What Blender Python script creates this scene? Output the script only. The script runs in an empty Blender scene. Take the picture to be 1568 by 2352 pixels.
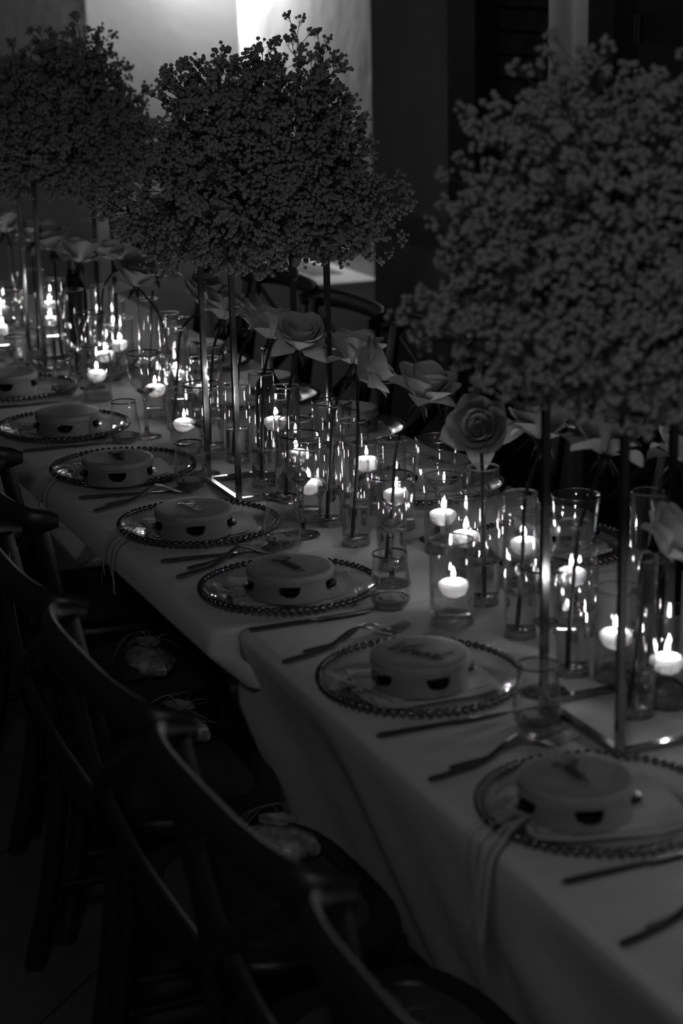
import bpy, bmesh, math, random
from mathutils import Vector, Matrix
PI = math.pi
random.seed(7)
scene = bpy.context.scene
C = scene.collection
# ------------------------------------------------------------------ camera
cam_d = bpy.data.cameras.new('camera'); cam = bpy.data.objects.new('camera', cam_d); C.objects.link(cam)
cr = Vector((0.92079041, -0.3895103, -0.02065798)); cu = Vector((0.12304219, 0.23979479, 0.96299485)); cf = Vector((0.37014273, 0.88925822, -0.26872694))
M = Matrix.Identity(4)
for i in range(3):
    M[i][0] = cr[i]; M[i][1] = cu[i]; M[i][2] = -cf[i]
M[0][3], M[1][3], M[2][3] = -1.229, -3.211, 1.8627
cam.matrix_world = M
cam_d.sensor_fit = 'VERTICAL'; cam_d.sensor_height = 36; cam_d.sensor_width = 24
cam_d.lens = 4542.53 / 2352 * 36
cam_d.clip_start = 0.05; cam_d.clip_end = 60
cam_d.dof.use_dof = True; cam_d.dof.focus_distance = 4.2; cam_d.dof.aperture_fstop = 3.4; cam_d.dof.aperture_blades = 9
scene.camera = cam
# ------------------------------------------------------------------ dim evening ambience, exposure
w = bpy.data.worlds.new('dim_room'); scene.world = w; w.use_nodes = True
w.node_tree.nodes['Background'].inputs[0].default_value = (1, 1, 1, 1)
w.node_tree.nodes['Background'].inputs[1].default_value = 0.014
scene.view_settings.view_transform = 'Standard'; scene.view_settings.look = 'None'
scene.view_settings.exposure = 0.0; scene.view_settings.gamma = 1.0; scene.view_settings.use_curve_mapping = False
cy = scene.cycles
cy.max_bounces = 10; cy.diffuse_bounces = 2; cy.glossy_bounces = 4; cy.transmission_bounces = 10; cy.transparent_max_bounces = 48
cy.caustics_reflective = False; cy.caustics_refractive = False; cy.sample_clamp_indirect = 3.0
cy.use_denoising = True; cy.use_adaptive_sampling = True; cy.adaptive_threshold = 0.02
FLAME = 230.0
TZ = 0.75          # table top
# ------------------------------------------------------------------ helpers
MATS = {}
def mat(name, v, rough=0.6, metal=0.0, spec=0.5, bump=None, var=None, sss=0.0, coat=0.0, sheen=0.0):
    m = bpy.data.materials.new(name); m.use_nodes = True
    nt = m.node_tree; b = nt.nodes['Principled BSDF']
    b.inputs['Base Color'].default_value = (v, v, v, 1)
    b.inputs['Roughness'].default_value = rough; b.inputs['Metallic'].default_value = metal
    b.inputs['Specular IOR Level'].default_value = spec
    if coat: b.inputs['Coat Weight'].default_value = coat; b.inputs['Coat Roughness'].default_value = 0.15
    if sheen: b.inputs['Sheen Weight'].default_value = sheen
    if sss:
        b.inputs['Subsurface Weight'].default_value = sss
        b.inputs['Subsurface Radius'].default_value = (0.012, 0.012, 0.012); b.inputs['Subsurface Scale'].default_value = 2.5 if name == 'wax' else 0.5
    tc = nt.nodes.new('ShaderNodeTexCoord')
    if var:      # var = (scale vector, lo, hi, detail)
        mp = nt.nodes.new('ShaderNodeMapping'); mp.inputs['Scale'].default_value = var[0]
        nt.links.new(tc.outputs['Object'], mp.inputs[0])
        n = nt.nodes.new('ShaderNodeTexNoise'); n.inputs['Scale'].default_value = 1.0; n.inputs['Detail'].default_value = 5
        nt.links.new(mp.outputs[0], n.inputs['Vector'])
        r = nt.nodes.new('ShaderNodeValToRGB')
        r.color_ramp.elements[0].position = 0.3; r.color_ramp.elements[1].position = 0.7
        r.color_ramp.elements[0].color = (var[1],) * 3 + (1,); r.color_ramp.elements[1].color = (var[2],) * 3 + (1,)
        nt.links.new(n.outputs[0], r.inputs[0]); nt.links.new(r.outputs[0], b.inputs['Base Color'])
    if bump:     # bump = (scale vector, strength, distance)
        mp = nt.nodes.new('ShaderNodeMapping'); mp.inputs['Scale'].default_value = bump[0]
        nt.links.new(tc.outputs['Object'], mp.inputs[0])
        n = nt.nodes.new('ShaderNodeTexNoise'); n.inputs['Scale'].default_value = 1.0; n.inputs['Detail'].default_value = 4
        nt.links.new(mp.outputs[0], n.inputs['Vector'])
        bp = nt.nodes.new('ShaderNodeBump'); bp.inputs['Strength'].default_value = bump[1]; bp.inputs['Distance'].default_value = bump[2]
        nt.links.new(n.outputs[0], bp.inputs['Height']); nt.links.new(bp.outputs[0], b.inputs['Normal'])
    MATS[name] = m
    return m
def glass_thin(name, tint=0.985, f0=0.05, rough=0.0):
    """thin clear glass: see-through film with a facing-dependent mirror reflection"""
    m = bpy.data.materials.new(name); m.use_nodes = True; nt = m.node_tree; nt.nodes.clear()
    out = nt.nodes.new('ShaderNodeOutputMaterial'); mx = nt.nodes.new('ShaderNodeMixShader')
    tr = nt.nodes.new('ShaderNodeBsdfTransparent'); tr.inputs[0].default_value = (tint,) * 3 + (1,)
    gl = nt.nodes.new('ShaderNodeBsdfGlossy'); gl.inputs['Color'].default_value = (1, 1, 1, 1); gl.inputs['Roughness'].default_value = rough
    lw = nt.nodes.new('ShaderNodeLayerWeight'); lw.inputs[0].default_value = 0.5
    pw = nt.nodes.new('ShaderNodeMath'); pw.operation = 'POWER'; pw.inputs[1].default_value = 3.0
    mr = nt.nodes.new('ShaderNodeMapRange'); mr.inputs['To Min'].default_value = f0; mr.inputs['To Max'].default_value = 0.9
    nt.links.new(lw.outputs['Facing'], pw.inputs[0]); nt.links.new(pw.outputs[0], mr.inputs['Value'])
    nt.links.new(mr.outputs[0], mx.inputs[0]); nt.links.new(tr.outputs[0], mx.inputs[1]); nt.links.new(gl.outputs[0], mx.inputs[2])
    nt.links.new(mx.outputs[0], out.inputs[0])
    MATS[name] = m; return m
def glass_solid(name, ior, v=1.0):
    m = bpy.data.materials.new(name); m.use_nodes = True; nt = m.node_tree; nt.nodes.clear()
    out = nt.nodes.new('ShaderNodeOutputMaterial'); g = nt.nodes.new('ShaderNodeBsdfGlass')
    g.inputs['Color'].default_value = (v, v, v, 1); g.inputs['IOR'].default_value = ior; g.inputs['Roughness'].default_value = 0.0
    if name == 'glass_base':
        tc = nt.nodes.new('ShaderNodeTexCoord'); n = nt.nodes.new('ShaderNodeTexNoise'); n.inputs['Scale'].default_value = 95; n.inputs['Detail'].default_value = 2
        bp = nt.nodes.new('ShaderNodeBump'); bp.inputs['Strength'].default_value = 1.0; bp.inputs['Distance'].default_value = 0.009
        nt.links.new(tc.outputs['Object'], n.inputs['Vector']); nt.links.new(n.outputs[0], bp.inputs['Height']); nt.links.new(bp.outputs[0], g.inputs['Normal'])
    nt.links.new(g.outputs[0], out.inputs[0]); MATS[name] = m; return m
def emit(name, s):
    m = bpy.data.materials.new(name); m.use_nodes = True; nt = m.node_tree; nt.nodes.clear()
    out = nt.nodes.new('ShaderNodeOutputMaterial'); e = nt.nodes.new('ShaderNodeEmission'); e.inputs[1].default_value = s
    nt.links.new(e.outputs[0], out.inputs[0]); MATS[name] = m; return m
class MB:
    """collects vertices and faces for one mesh"""
    def __init__(s): s.v = []; s.f = []
    def add(s, vs, fs):
        o = len(s.v); s.v += [tuple(x) for x in vs]; s.f += [tuple(i + o for i in f) for f in fs]; return s
    def box(s, x0, x1, y0, y1, z0, z1):
        return s.add([(x0,y0,z0),(x1,y0,z0),(x1,y1,z0),(x0,y1,z0),(x0,y0,z1),(x1,y0,z1),(x1,y1,z1),(x0,y1,z1)],
                     [(0,3,2,1),(4,5,6,7),(0,1,5,4),(1,2,6,5),(2,3,7,6),(3,0,4,7)])
    def tube(s, pts, rad, n=8, flat=None, cap=True, up=Vector((0,0,1))):
        """pts swept; rad number or list; flat=(a,b) elliptical section scale (along side, along up)"""
        pts = [Vector(p) for p in pts]; k = len(pts)
        if not isinstance(rad, (list, tuple)): rad = [rad] * k
        vs = []; side0 = None
        for i, p in enumerate(pts):
            t = (pts[min(i+1, k-1)] - pts[max(i-1, 0)]).normalized()
            if side0 is None:
                sd = t.cross(up)
                if sd.length < 1e-3: sd = t.cross(Vector((1, 0, 0)))
                sd.normalize()
            else:
                sd = (side0 - t * side0.dot(t)).normalized()
            side0 = sd; nn = sd.cross(t).normalized()
            a, b = flat if flat else (1, 1)
            for j in range(n):
                an = 2 * PI * (j + 0.5) / n
                vs.append(p + (sd * math.cos(an) * a + nn * math.sin(an) * b) * rad[i])
        fs = [(i*n+j, i*n+(j+1) % n, (i+1)*n+(j+1) % n, (i+1)*n+j) for i in range(k-1) for j in range(n)]
        if cap: fs += [tuple(range(n))[::-1], tuple((k-1)*n + j for j in range(n))]
        return s.add(vs, fs)
    def lathe(s, prof, n=32, cx=0, cy=0, closed=False):
        vs = [(cx + r*math.cos(2*PI*j/n), cy + r*math.sin(2*PI*j/n), z) for r, z in prof for j in range(n)]
        k = len(prof); fs = []
        for i in range(k if closed else k-1):
            i2 = (i+1) % k
            for j in range(n):
                fs.append((i*n+j, i*n+(j+1) % n, i2*n+(j+1) % n, i2*n+j))
        return s.add(vs, fs)
    def mesh(s, name, smooth=True, sharp=None):
        me = bpy.data.meshes.new(name); me.from_pydata(s.v, [], s.f); 
        bm = bmesh.new(); bm.from_mesh(me)
        bmesh.ops.remove_doubles(bm, verts=bm.verts, dist=1e-6)
        bmesh.ops.recalc_face_normals(bm, faces=bm.faces)
        if sharp is not None:
            for e in bm.edges:
                if len(e.link_faces) == 2 and e.calc_face_angle(0) > sharp: e.smooth = False
        for f in bm.faces: f.smooth = smooth
        bm.to_mesh(me); bm.free()
        return me
def ob(name, me, m, parent=None, loc=None, mw=None):
    if isinstance(me, MB): me = me.mesh(name, True, 0.7)
    if m is not None and not me.materials: me.materials.append(MATS[m] if isinstance(m, str) else m)
    o = bpy.data.objects.new(name, me); C.objects.link(o)
    if parent: o.parent = parent
    if mw is not None: o.matrix_local = mw
    elif loc is not None: o.location = loc
    return o
def tag(o, label, cat, group=None, kind=None):
    if label: o['label'] = label
    if cat: o['category'] = cat
    if group: o['group'] = group
    if kind: o['kind'] = kind
    return o
def thing(name, label, cat, loc=(0,0,0), rz=0, group=None):
    o = bpy.data.objects.new(name, None); o.empty_display_size = 0.05; C.objects.link(o)
    o.location = loc; o.rotation_euler = (0, 0, rz)
    return tag(o, label, cat, group)
def struct(name, mb, m, parent=None):
    o = ob(name, mb, m, parent)
    if parent is None: o['kind'] = 'structure'
    return o
def spline(P, n=8):
    P = [Vector(p) for p in P]; out = []
    for i in range(len(P)-1):
        p0 = P[max(i-1,0)]; p1 = P[i]; p2 = P[i+1]; p3 = P[min(i+2,len(P)-1)]
        for k in range(n):
            t = k/n
            out.append(0.5*((2*p1)+(-p0+p2)*t+(2*p0-5*p1+4*p2-p3)*t*t+(-p0+3*p1-3*p2+p3)*t**3))
    out.append(P[-1]); return out
# ------------------------------------------------------------------ materials
mat('cloth', 0.66, 0.9, spec=0.2, bump=((9,9,9), 0.35, 0.01), sheen=0.1)
mat('napkin', 0.55, 0.9, spec=0.2, bump=((30,30,30), 0.3, 0.004))
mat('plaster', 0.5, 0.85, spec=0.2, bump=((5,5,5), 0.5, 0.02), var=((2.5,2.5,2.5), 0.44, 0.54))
mat('plaster_shaded', 0.22, 0.85, spec=0.2, bump=((5,5,5), 0.4, 0.02), var=((2,2,2), 0.19, 0.25))  # darker copy of the plaster: the right pier's shade is put into its colour
def curtain_mat(name):
    m = mat(name, 0.5, 0.9, spec=0.1, var=((3,3,0.5), 0.42, 0.58)); nt = m.node_tree
    b = nt.nodes['Principled BSDF']; out = nt.nodes['Material Output']
    tl = nt.nodes.new('ShaderNodeBsdfTranslucent'); tl.inputs[0].default_value = (.6, .6, .6, 1)
    mx = nt.nodes.new('ShaderNodeMixShader'); mx.inputs[0].default_value = 0.5
    nt.links.new(b.outputs[0], mx.inputs[1]); nt.links.new(tl.outputs[0], mx.inputs[2]); nt.links.new(mx.outputs[0], out.inputs[0])
curtain_mat('pale_panel')
mat('black_wood', 0.012, 0.5, bump=((3,60,3), 0.3, 0.002))
mat('brick', 0.05, 0.9, spec=0.2, bump=((40,40,40), 0.5, 0.004), var=((6,6,6), 0.03, 0.06))
mat('mortar', 0.02, 0.95, spec=0.1)
mat('white_paint', 0.75, 0.5); mat('paint_grey', 0.4, 0.5)
mat('floor_tile', 0.09, 0.55, spec=0.4, bump=((14,14,14), 0.3, 0.004), var=((4,4,4), 0.075, 0.11))
mat('grout', 0.015, 0.95, spec=0.1)
mat('chair_wood', 0.014, 0.42, spec=0.5, bump=((8,90,90), 0.25, 0.002), var=((6,60,60), 0.006, 0.016))
mat('cane', 0.05, 0.6, bump=((160,160,160), 0.5, 0.002))
mat('steel', 0.32, 0.24, metal=1.0, bump=((50,50,50), 0.05, 0.001))
mat('stand_metal', 0.30, 0.12, metal=1.0, bump=((4,4,40), 0.05, 0.001))
mat('rim_metal', 0.16, 0.25, metal=1.0)
mat('bead_metal', 0.17, 0.12, metal=1.0)
mat('jingle_metal', 0.20, 0.22, metal=1.0, bump=((60,60,60), 0.2, 0.001))
mat('slot_dark', 0.02, 0.8)
mat('drum_wood', 0.22, 0.65, bump=((40,40,6), 0.15, 0.001), var=((10,10,30), 0.19, 0.25))
mat('drum_skin', 0.30, 0.6, bump=((120,120,120), 0.2, 0.001), var=((25,25,25), 0.26, 0.33))
mat('trim', 0.45, 0.7, bump=((300,300,300), 0.5, 0.001))
mat('ink', 0.015, 0.9, spec=0.1)
mat('ink_shiny', 0.30, 0.22, metal=0.8)
mat('petal', 0.62, 0.75, spec=0.25, bump=((60,60,20), 0.2, 0.002), sss=0.25, sheen=0.15)
mat('rose_stem', 0.012, 0.55, bump=((60,60,60), 0.3, 0.002))
mat('leaf', 0.02, 0.5)
mat('floret', 0.40, 0.85, spec=0.15, bump=((300,300,300), 0.5, 0.002))
mat('sprig_stem', 0.10, 0.7)
mat('wax', 0.9, 0.5, sss=1.0, bump=((40,40,40), 0.1, 0.001))
mat('wick', 0.02, 0.9)
mat('bottle', 0.004, 0.05, spec=0.35)
mat('foil', 0.15, 0.35, metal=0.6)
mat('paper_label', 0.25, 0.7)
mat('ribbon', 0.40, 0.55, bump=((80,80,80), 0.2, 0.001))
mat('raffia', 0.28, 0.7, bump=((200,20,20), 0.4, 0.001))
mat('pouch', 0.30, 0.45, metal=0.3, bump=((70,70,70), 0.6, 0.004), var=((45,45,45), 0.08, 0.5))
mat('box_dark', 0.05, 0.6)
glass_thin('glass'); glass_thin('glass_plate', 0.95, 0.045)
glass_solid('glass_base', 1.45, 0.98); glass_solid('glass_clear', 1.45, 0.98); glass_solid('water', 1.33, 0.99); glass_thin('water_clear', 0.985, 0.02)
emit('flame', FLAME); emit('globe_lamp', 31.0)
emit('lamp_bulb', 400.0); emit('lamp_bulb_bright', 1200.0); emit('curtain_fill_bulb', 190.0)
# ------------------------------------------------------------------ the setting
FL = MB().box(-5, 4, -4.5, 7, -0.06, -0.004)
floor = struct('floor', FL, 'grout')
TS = 0.449            # floor tiles lie at 45 degrees to the table
tm = MB().box(-TS/2+.003, TS/2-.003, -TS/2+.003, TS/2-.003, -0.012, 0.0).mesh('floor_tile', False)
ux, uy = Vector((math.cos(PI/4), math.sin(PI/4), 0)), Vector((math.sin(PI/4), -math.cos(PI/4), 0))
corner = Vector((-0.356, 0.153, 0))
for a in range(-9, 14):
    for b in range(-9, 10):
        c = corner + ux*TS*(a+.5) + uy*TS*(b+.5)
        if -2.3 < c.x < 2.2 and -1.7 < c.y < 5.6:
            ob('floor_tile', tm, 'floor_tile', floor, mw=Matrix.Translation(c) @ Matrix.Rotation(PI/4, 4, 'Z'))
struct('wall_back', MB().box(1.245, 2.034, 5.75, 5.95, 0, 3.2), 'plaster')
struct('wall_back_far', MB().box(1.2, 2.4, 6.6, 6.75, 0, 3.2), 'plaster')
struct('wall_back_pier', MB().box(-3.2, 1.245, 5.55, 6.6, 0, 3.2), 'plaster')
struct('wall_right', MB().box(2.125, 2.3, 3.686, 6.6, 0, 3.2), 'plaster')
struct('wall_right_pier', MB().box(1.8, 2.3, 2.958, 3.686, 0, 3.2), 'plaster_shaded')
struct('wall_right_alcove', MB().box(2.6, 2.7, 0.2, 3.03, 0, 3.2), 'mortar')
# dark timber posts of the opening, the brick return and the pale panels beside them
struct('door_1', MB().box(1.76, 1.9, 2.749, 2.956, 0, 3.2), 'black_wood')
bw = struct('wall_brick', MB().box(1.86, 2.0, 2.411, 2.749, 0, 3.2), 'mortar')
bme = MB().box(-.012, 0, -.083, .083, -.032, .032).mesh('brick', False)
bm2 = MB().box(-.012, 0, -.038, .038, -.032, .032).mesh('brick_half', False)
for k in range(40):
    z = .037 + k*.074
    if k % 2:
        for y in (2.496, 2.664): ob('brick', bme, 'brick', bw, loc=(1.86 - random.uniform(0,.004), y, z))
    else:
        for y, me in ((2.454, bm2), (2.58, bme), (2.706, bm2)): ob('brick', me, 'brick', bw, loc=(1.86 - random.uniform(0,.004), y, z))
cur = MB(); ys = [2.012 + .396*i/60 for i in range(61)]
vs = []
for y in ys:
    x = 1.83 + .018*math.sin((y-2.03)*38) + .010*math.sin((y-2.03)*83+1)
    vs += [(x, y, .02), (x, y, 3.2)]
for y in ys[::-1]:
    x = 1.838 + .018*math.sin((y-2.03)*38) + .010*math.sin((y-2.03)*83+1)
    vs += [(x, y, .02), (x, y, 3.2)]
nn = len(vs)//2
cur.add(vs, [(2*i, 2*((i+1) % nn), 2*((i+1) % nn)+1, 2*i+1) for i in range(nn)])
tag(ob('curtain', cur, 'pale_panel'), 'pale full-length curtain hanging beside the dark brick strip', 'curtain')
struct('door_2', MB().box(1.76, 1.9, 1.861, 2.009, 0, 3.2), 'black_wood')
struct('wall_pale_panel', MB().box(1.84, 1.92, 1.731, 1.861, 0, 3.2), 'pale_panel')
d3 = struct('door_3', MB().box(1.76, 1.9, -0.8, 1.731, 0, 3.2), 'black_wood')
ob('door_hinge', MB().tube([(1.745,1.70,1.62),(1.745,1.70,1.70)], .012, 10), 'black_wood', d3)
struct('baseboard_right', MB().box(1.785, 1.8, 2.958, 3.686, 0, .1), 'black_wood')
# sill-height heater cover with a slotted grille along the lit wall
hc = thing('heater_cover', 'white low heater cover with slotted grille against the lit wall', 'heater', (0,0,0))
ob('body', MB().box(1.85, 2.12, 4.38, 5.75, 0, .55), 'white_paint', hc)
ob('top_panel', MB().box(1.84, 2.122, 4.36, 5.76, .55, .565), 'white_paint', hc)
gsl = MB().box(-.0022, .0022, -.40, .40, 0, .006).mesh('grille_slat', False)
for k in range(12): ob('grille_slat', gsl, 'paint_grey', hc, loc=(1.905 + k*.0125, 4.98, .5652))
# wall lamps that light the far corner, all mounted above the frame
def wall_lamp(x, y, z, label, bulb):
    wl = thing('wall_lamp', label, 'lamp', (x, y, z))
    k = 2.125 - x
    ob('back_plate', MB().tube([(k-.001,0,.07),(k-.012,0,.07)], .03, 24), 'rim_metal', wl)
    ob('arm', MB().tube(spline([(k-.01,0,.07),(k*.5,0,.075),(0,0,.06),(0,0,.04)]), .006, 8), 'rim_metal', wl)
    ob('bulb', MB().lathe([(.0001,-.035),(.018,-.03),(.03,-.012),(.032,.01),(.022,.03),(.012,.04),(.0001,.042)], 20), bulb, wl)
wall_lamp(2.070, 6.14, 1.75, 'bright wall lamp hidden behind the lit pier', 'lamp_bulb_bright')
wall_lamp(1.86, 5.53, 2.05, 'bright wall lamp high on the wall above the heater cover', 'lamp_bulb')
al = thing('curtain_fill_lamp', 'unseen round lamp added behind the pale curtain', 'lamp', (2.32, 2.05, 2.25))  # unseen lamp, added to brighten the curtain from behind
ob('bulb', MB().lathe([(.0001,-.05),(.03,-.04),(.05,0),(.03,.04),(.0001,.05)], 20), 'curtain_fill_bulb', al)
ob('cord', MB().tube([(0,0,.05),(0,0,.9)], .003, 6), 'rim_metal', al)
# dim globe pendant of the room, hanging behind and above the viewer
pl = thing('pendant_lamp', 'dim globe pendant lamp hanging over the near end of the room', 'lamp', (-1.5, -3.3, 2.55))
ob('globe', MB().lathe([(.0001,-.16)] + [(.16*math.sin(a*PI/14), -.16*math.cos(a*PI/14)) for a in range(1, 14)] + [(.0001,.16)], 28), 'globe_lamp', pl)
ob('cap', MB().lathe([(.0001,.19),(.03,.188),(.035,.16),(.03,.155)], 20), 'rim_metal', pl)
ob('cord', MB().tube([(0,0,.19),(0,0,.65)], .004, 6), 'rim_metal', pl)
# ------------------------------------------------------------------ tables and cloths
def table(name, label, x0, x1, y0, y1):
    t = thing(name, label, 'table', ((x0+x1)/2, (y0+y1)/2, 0))
    hx, hy = (x1-x0)/2-.012, (y1-y0)/2-.02
    ob('tabletop', MB().box(-hx, hx, -hy, hy, .715, .744), 'chair_wood', t)
    for sx in (-1,1):
        for sy in (-1,1):
            ob('leg', MB().box(sx*(hx-.22)-.025, sx*(hx-.22)+.025, sy*(hy-.1)-.025, sy*(hy-.1)+.025, 0, .715), 'chair_wood', t)
table('dining_table', 'long banquet table under the short far cloth', -.195, .72, -.11, 3.6)
table('dining_table', 'long banquet table under the deep-hanging near cloth', -.15, .72, -2.6, -.11)
def cloth(name, label, xl0, xr, y0, y1, dl, dr, seed, ny, endfun, inw, amp, turn=0.0, tuck=0.0):
    rnd = random.Random(seed); ph = [rnd.uniform(0, 6.28) for _ in range(6)]
    rows = []
    for j in range(-6 if turn else 0, ny+1):
        t = max(0, j)/ny; row = []
        ca_ = -min(0, j)/6*PI/2            # rows past the end turn the corner
        xo, yo = turn*(1-math.cos(ca_)), -.03*math.sin(ca_)
        xl = xl0 + xo
        # left hanging part (bottom first), rounded edge, top, rounded edge, right hanging part
        nl = 14
        for k in range(nl):
            s = 1 - k/nl; d = s*dl(t)
            y = y0 + yo + (y1-y0)*t + endfun(d, t)
            wv = amp*min(1, d/.18)*(math.sin(y*6+ph[0]) + .6*math.sin(y*11+ph[1]) + .3*math.sin(y*23+ph[2]))
            row.append((xl - .003 + inw*max(0, d-tuck) + wv, y, TZ - .018 - d))
        for k in range(5):
            a = PI/2*k/5
            row.append((xl + .018 - .018*math.cos(a), y0+yo+(y1-y0)*t, TZ - .018 + .018*math.sin(a)))
        nx = 12
        for k in range(nx+1):
            x = xl+.018 + (xr-xl-.036)*k/nx
            row.append((x, y0+yo+(y1-y0)*t, TZ))
        for k in range(1, 6):
            a = PI/2*k/5
            row.append((xr - .018 + .018*math.sin(a), y0+yo+(y1-y0)*t, TZ - .018 + .018*math.cos(a)))
        for k in range(1, 9):
            d = dr*k/8; y = y0+yo+(y1-y0)*t
            row.append((xr + .003 - .48*d + amp*min(1,d/.18)*math.sin(y*9+ph[3]), y, TZ - .018 - d))
        rows.append(row)
    n = len(rows[0]); mb = MB()
    mb.add([v for r in rows for v in r], [(j*n+i, j*n+i+1, (j+1)*n+i+1, (j+1)*n+i) for j in range(len(rows)-1) for i in range(n-1)])
    o = ob(name, mb.mesh(name, True), 'cloth')
    sm = o.modifiers.new('thickness', 'SOLIDIFY'); sm.thickness = 0.0015; sm.offset = -1
    return tag(o, label, 'tablecloth')
cloth('tablecloth', 'far white tablecloth with a short overhang, beyond the corner fold', -.195, .725, -.112, 3.6,
      lambda t: .105 - .02*t, .6, 3, 160, lambda d, t: 0, 1.0, .004, .05, .035)
cloth('tablecloth', 'near white tablecloth draping low in soft folds past the chairs', -.150, .725, -2.6, -.142,
      lambda t: .60, .6, 5, 150, lambda d, t: max(0, (t-.85)/.15)*(.85*d if d < .16 else .136 + .22*(d-.16)), .40, .016)
# ------------------------------------------------------------------ cross-back chairs
def chair_meshes():
    D = {}
    # local frame: chair faces +x, origin on the floor below the seat centre
    post = lambda s: [(-.26, s*.225, 0), (-.215, s*.205, .22), (-.195, s*.20, .45), (-.225, s*.212, .66), (-.262, s*.222, .872)]
    D['post'] = [MB().tube(spline(post(s), 5), [.021 - .004*i/20 for i in range(21)], 12).mesh('post', True, .8) for s in (-1, 1)]
    rail = []
    rp = []; rr = []
    for i in range(29):
        u = -1 + 2*i/28
        y = .243*math.sin(u*PI/2*.98); 
        x = -.318 + .062*abs(u)**2.6 + (.03*max(0, abs(u)-.85)/.15)
        z = .868 + .012*(1-u*u)
        rp.append((x, y, z)); rr.append(.029*(1 - .42*abs(u)**7) if abs(u) < .999 else .012)
    D['rail'] = MB().tube(rp, rr, 14, flat=(.46, 1.0)).mesh('top_rail', True, .8)
    cr_ = []
    for s in (-1, 1):
        pts = spline([(-.215, s*.19, .50), (-.268, s*.10, .60), (-.29, 0, .69 + .006*s), (-.285, -s*.11, .77), (-.268, -s*.20, .835)], 6)
        cr_.append(MB().tube(pts, .017, 10, flat=(.4, 1.0)).mesh('cross_slat', True, .8))
    D['cross'] = cr_
    def seat_outline(k, n=40):
        out = []
        for i in range(n):
            a = 2*PI*i/n; ca, sa = math.cos(a), math.sin(a)
            e = 2/3.2
            x = .175*math.copysign(abs(ca)**e, ca); y = (.225 + .02*ca)*math.copysign(abs(sa)**e, sa)
            out.append((x*k - .04, y*k))
        return out
    n = 40; mb = MB()
    prof = [(1.0, .432), (1.015, .445), (1.0, .460), (.97, .465), (.80, .464), (.78, .458), (.78, .436), (.97, .430)]
    mb.add([(x, y, z) for k, z in prof for x, y in seat_outline(k, n)],
           [(i*n+j, i*n+(j+1) % n, ((i+1) % len(prof))*n+(j+1) % n, ((i+1) % len(prof))*n+j) for i in range(len(prof)) for j in range(n)])
    D['seat'] = mb.mesh('seat_frame', True, .8)
    mb = MB()
    o1 = seat_outline(.785, n); mb.add([(x, y, .459) for x, y in o1] + [((x+.04)*.5-.04, y*.5, .456) for x, y in o1] + [(-.04, 0, .455)],
        [(j, (j+1) % n, n+(j+1) % n, n+j) for j in range(n)] + [(n+j, n+(j+1) % n, 2*n) for j in range(n)])
    mb.add([(x, y, .449) for x, y in o1] + [(-.04, 0, .447)], [((j+1) % n, j, n) for j in range(n)])
    mb.add([(x, y, .459) for x, y in o1] + [(x, y, .449) for x, y in o1], [(j, (j+1) % n, n+(j+1) % n, n+j) for j in range(n)])
    D['cane'] = mb.mesh('cane_panel', True, .8)
    D['leg'] = [MB().tube(spline([(.125, s*.215, 0), (.110, s*.20, .22), (.095, s*.185, .44)], 5), [.0165, .017, .018, .0185, .019, .0195, .020, .0205, .021, .021, .021], 12).mesh('leg', True, .8) for s in (-1, 1)]
    D['str'] = [MB().tube([(-.21, s*.205, .17), (-.05, s*.212, .165), (.115, s*.208, .17)], .010, 10).mesh('stretcher', True, .8) for s in (-1, 1)]
    D['str2'] = MB().tube([(-.05, -.21, .167), (-.05, .21, .167)], .010, 10).mesh('stretcher', True, .8)
    return D
CH = chair_meshes()
def chair(x, y, rz, label, group):
    t = thing('cross_back_chair', label, 'chair', (x, y, 0), rz, group)
    for m in CH['post']: ob('back_post', m, 'chair_wood', t)
    ob('top_rail', CH['rail'], 'chair_wood', t)
    for m in CH['cross']: ob('cross_slat', m, 'chair_wood', t)
    s = ob('seat_frame', CH['seat'], 'chair_wood', t); ob('cane_panel', CH['cane'], 'cane', s)
    for m in CH['leg']: ob('leg', m, 'chair_wood', t)
    for m in CH['str'] + [CH['str2']]: ob('stretcher', m, 'chair_wood', t)
    return t
LC = [(-.235, -1.645, 0.00, 'dark cross-back chair cut off by the bottom edge, nearest on the near side'),
      (-.228, -1.095, 0.02, 'dark cross-back chair, second from the bottom edge, its rail curving over the lower left'),
      (-.228, -.545, 0.01, 'dark cross-back chair with a brightly rim-lit rail at left'),
      (-.212, -.02, -.02, 'dark cross-back chair whose rail ends just above the rim-lit rail'),
      (-.120, .50, -.03, 'dark cross-back chair at the left edge beside the third place setting past the name'),
      (-.06, 1.02, -.02, 'dark cross-back chair farthest up the left edge, close under the table')]
for x, y, r, lb in LC: chair(x, y, r, lb, 'chairs on the near side of the table').scale = (1, 1.07 if y < -.5 else 1.0, 1)
RC = [(.75, .55, PI+.03, 'dark chair across the table behind the right flower ball, grain lit on its rail end'),
      (.79, 1.07, PI, 'dark chair across the table half hidden behind the right flower ball'),
      (.765, 1.585, PI-.03, 'dark chair across the table between the middle and right flower balls'),
      (.745, 2.10, PI+.02, 'dark chair across the table just right of the middle stand'),
      (.745, 2.615, PI, 'dark chair across the table behind the middle stand'),
      (.745, 3.13, PI, 'dark chair across the table under the middle flower ball, farthest visible')]
for x, y, r, lb in RC: chair(x, y, r, lb, 'chairs on the far side of the table')
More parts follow.
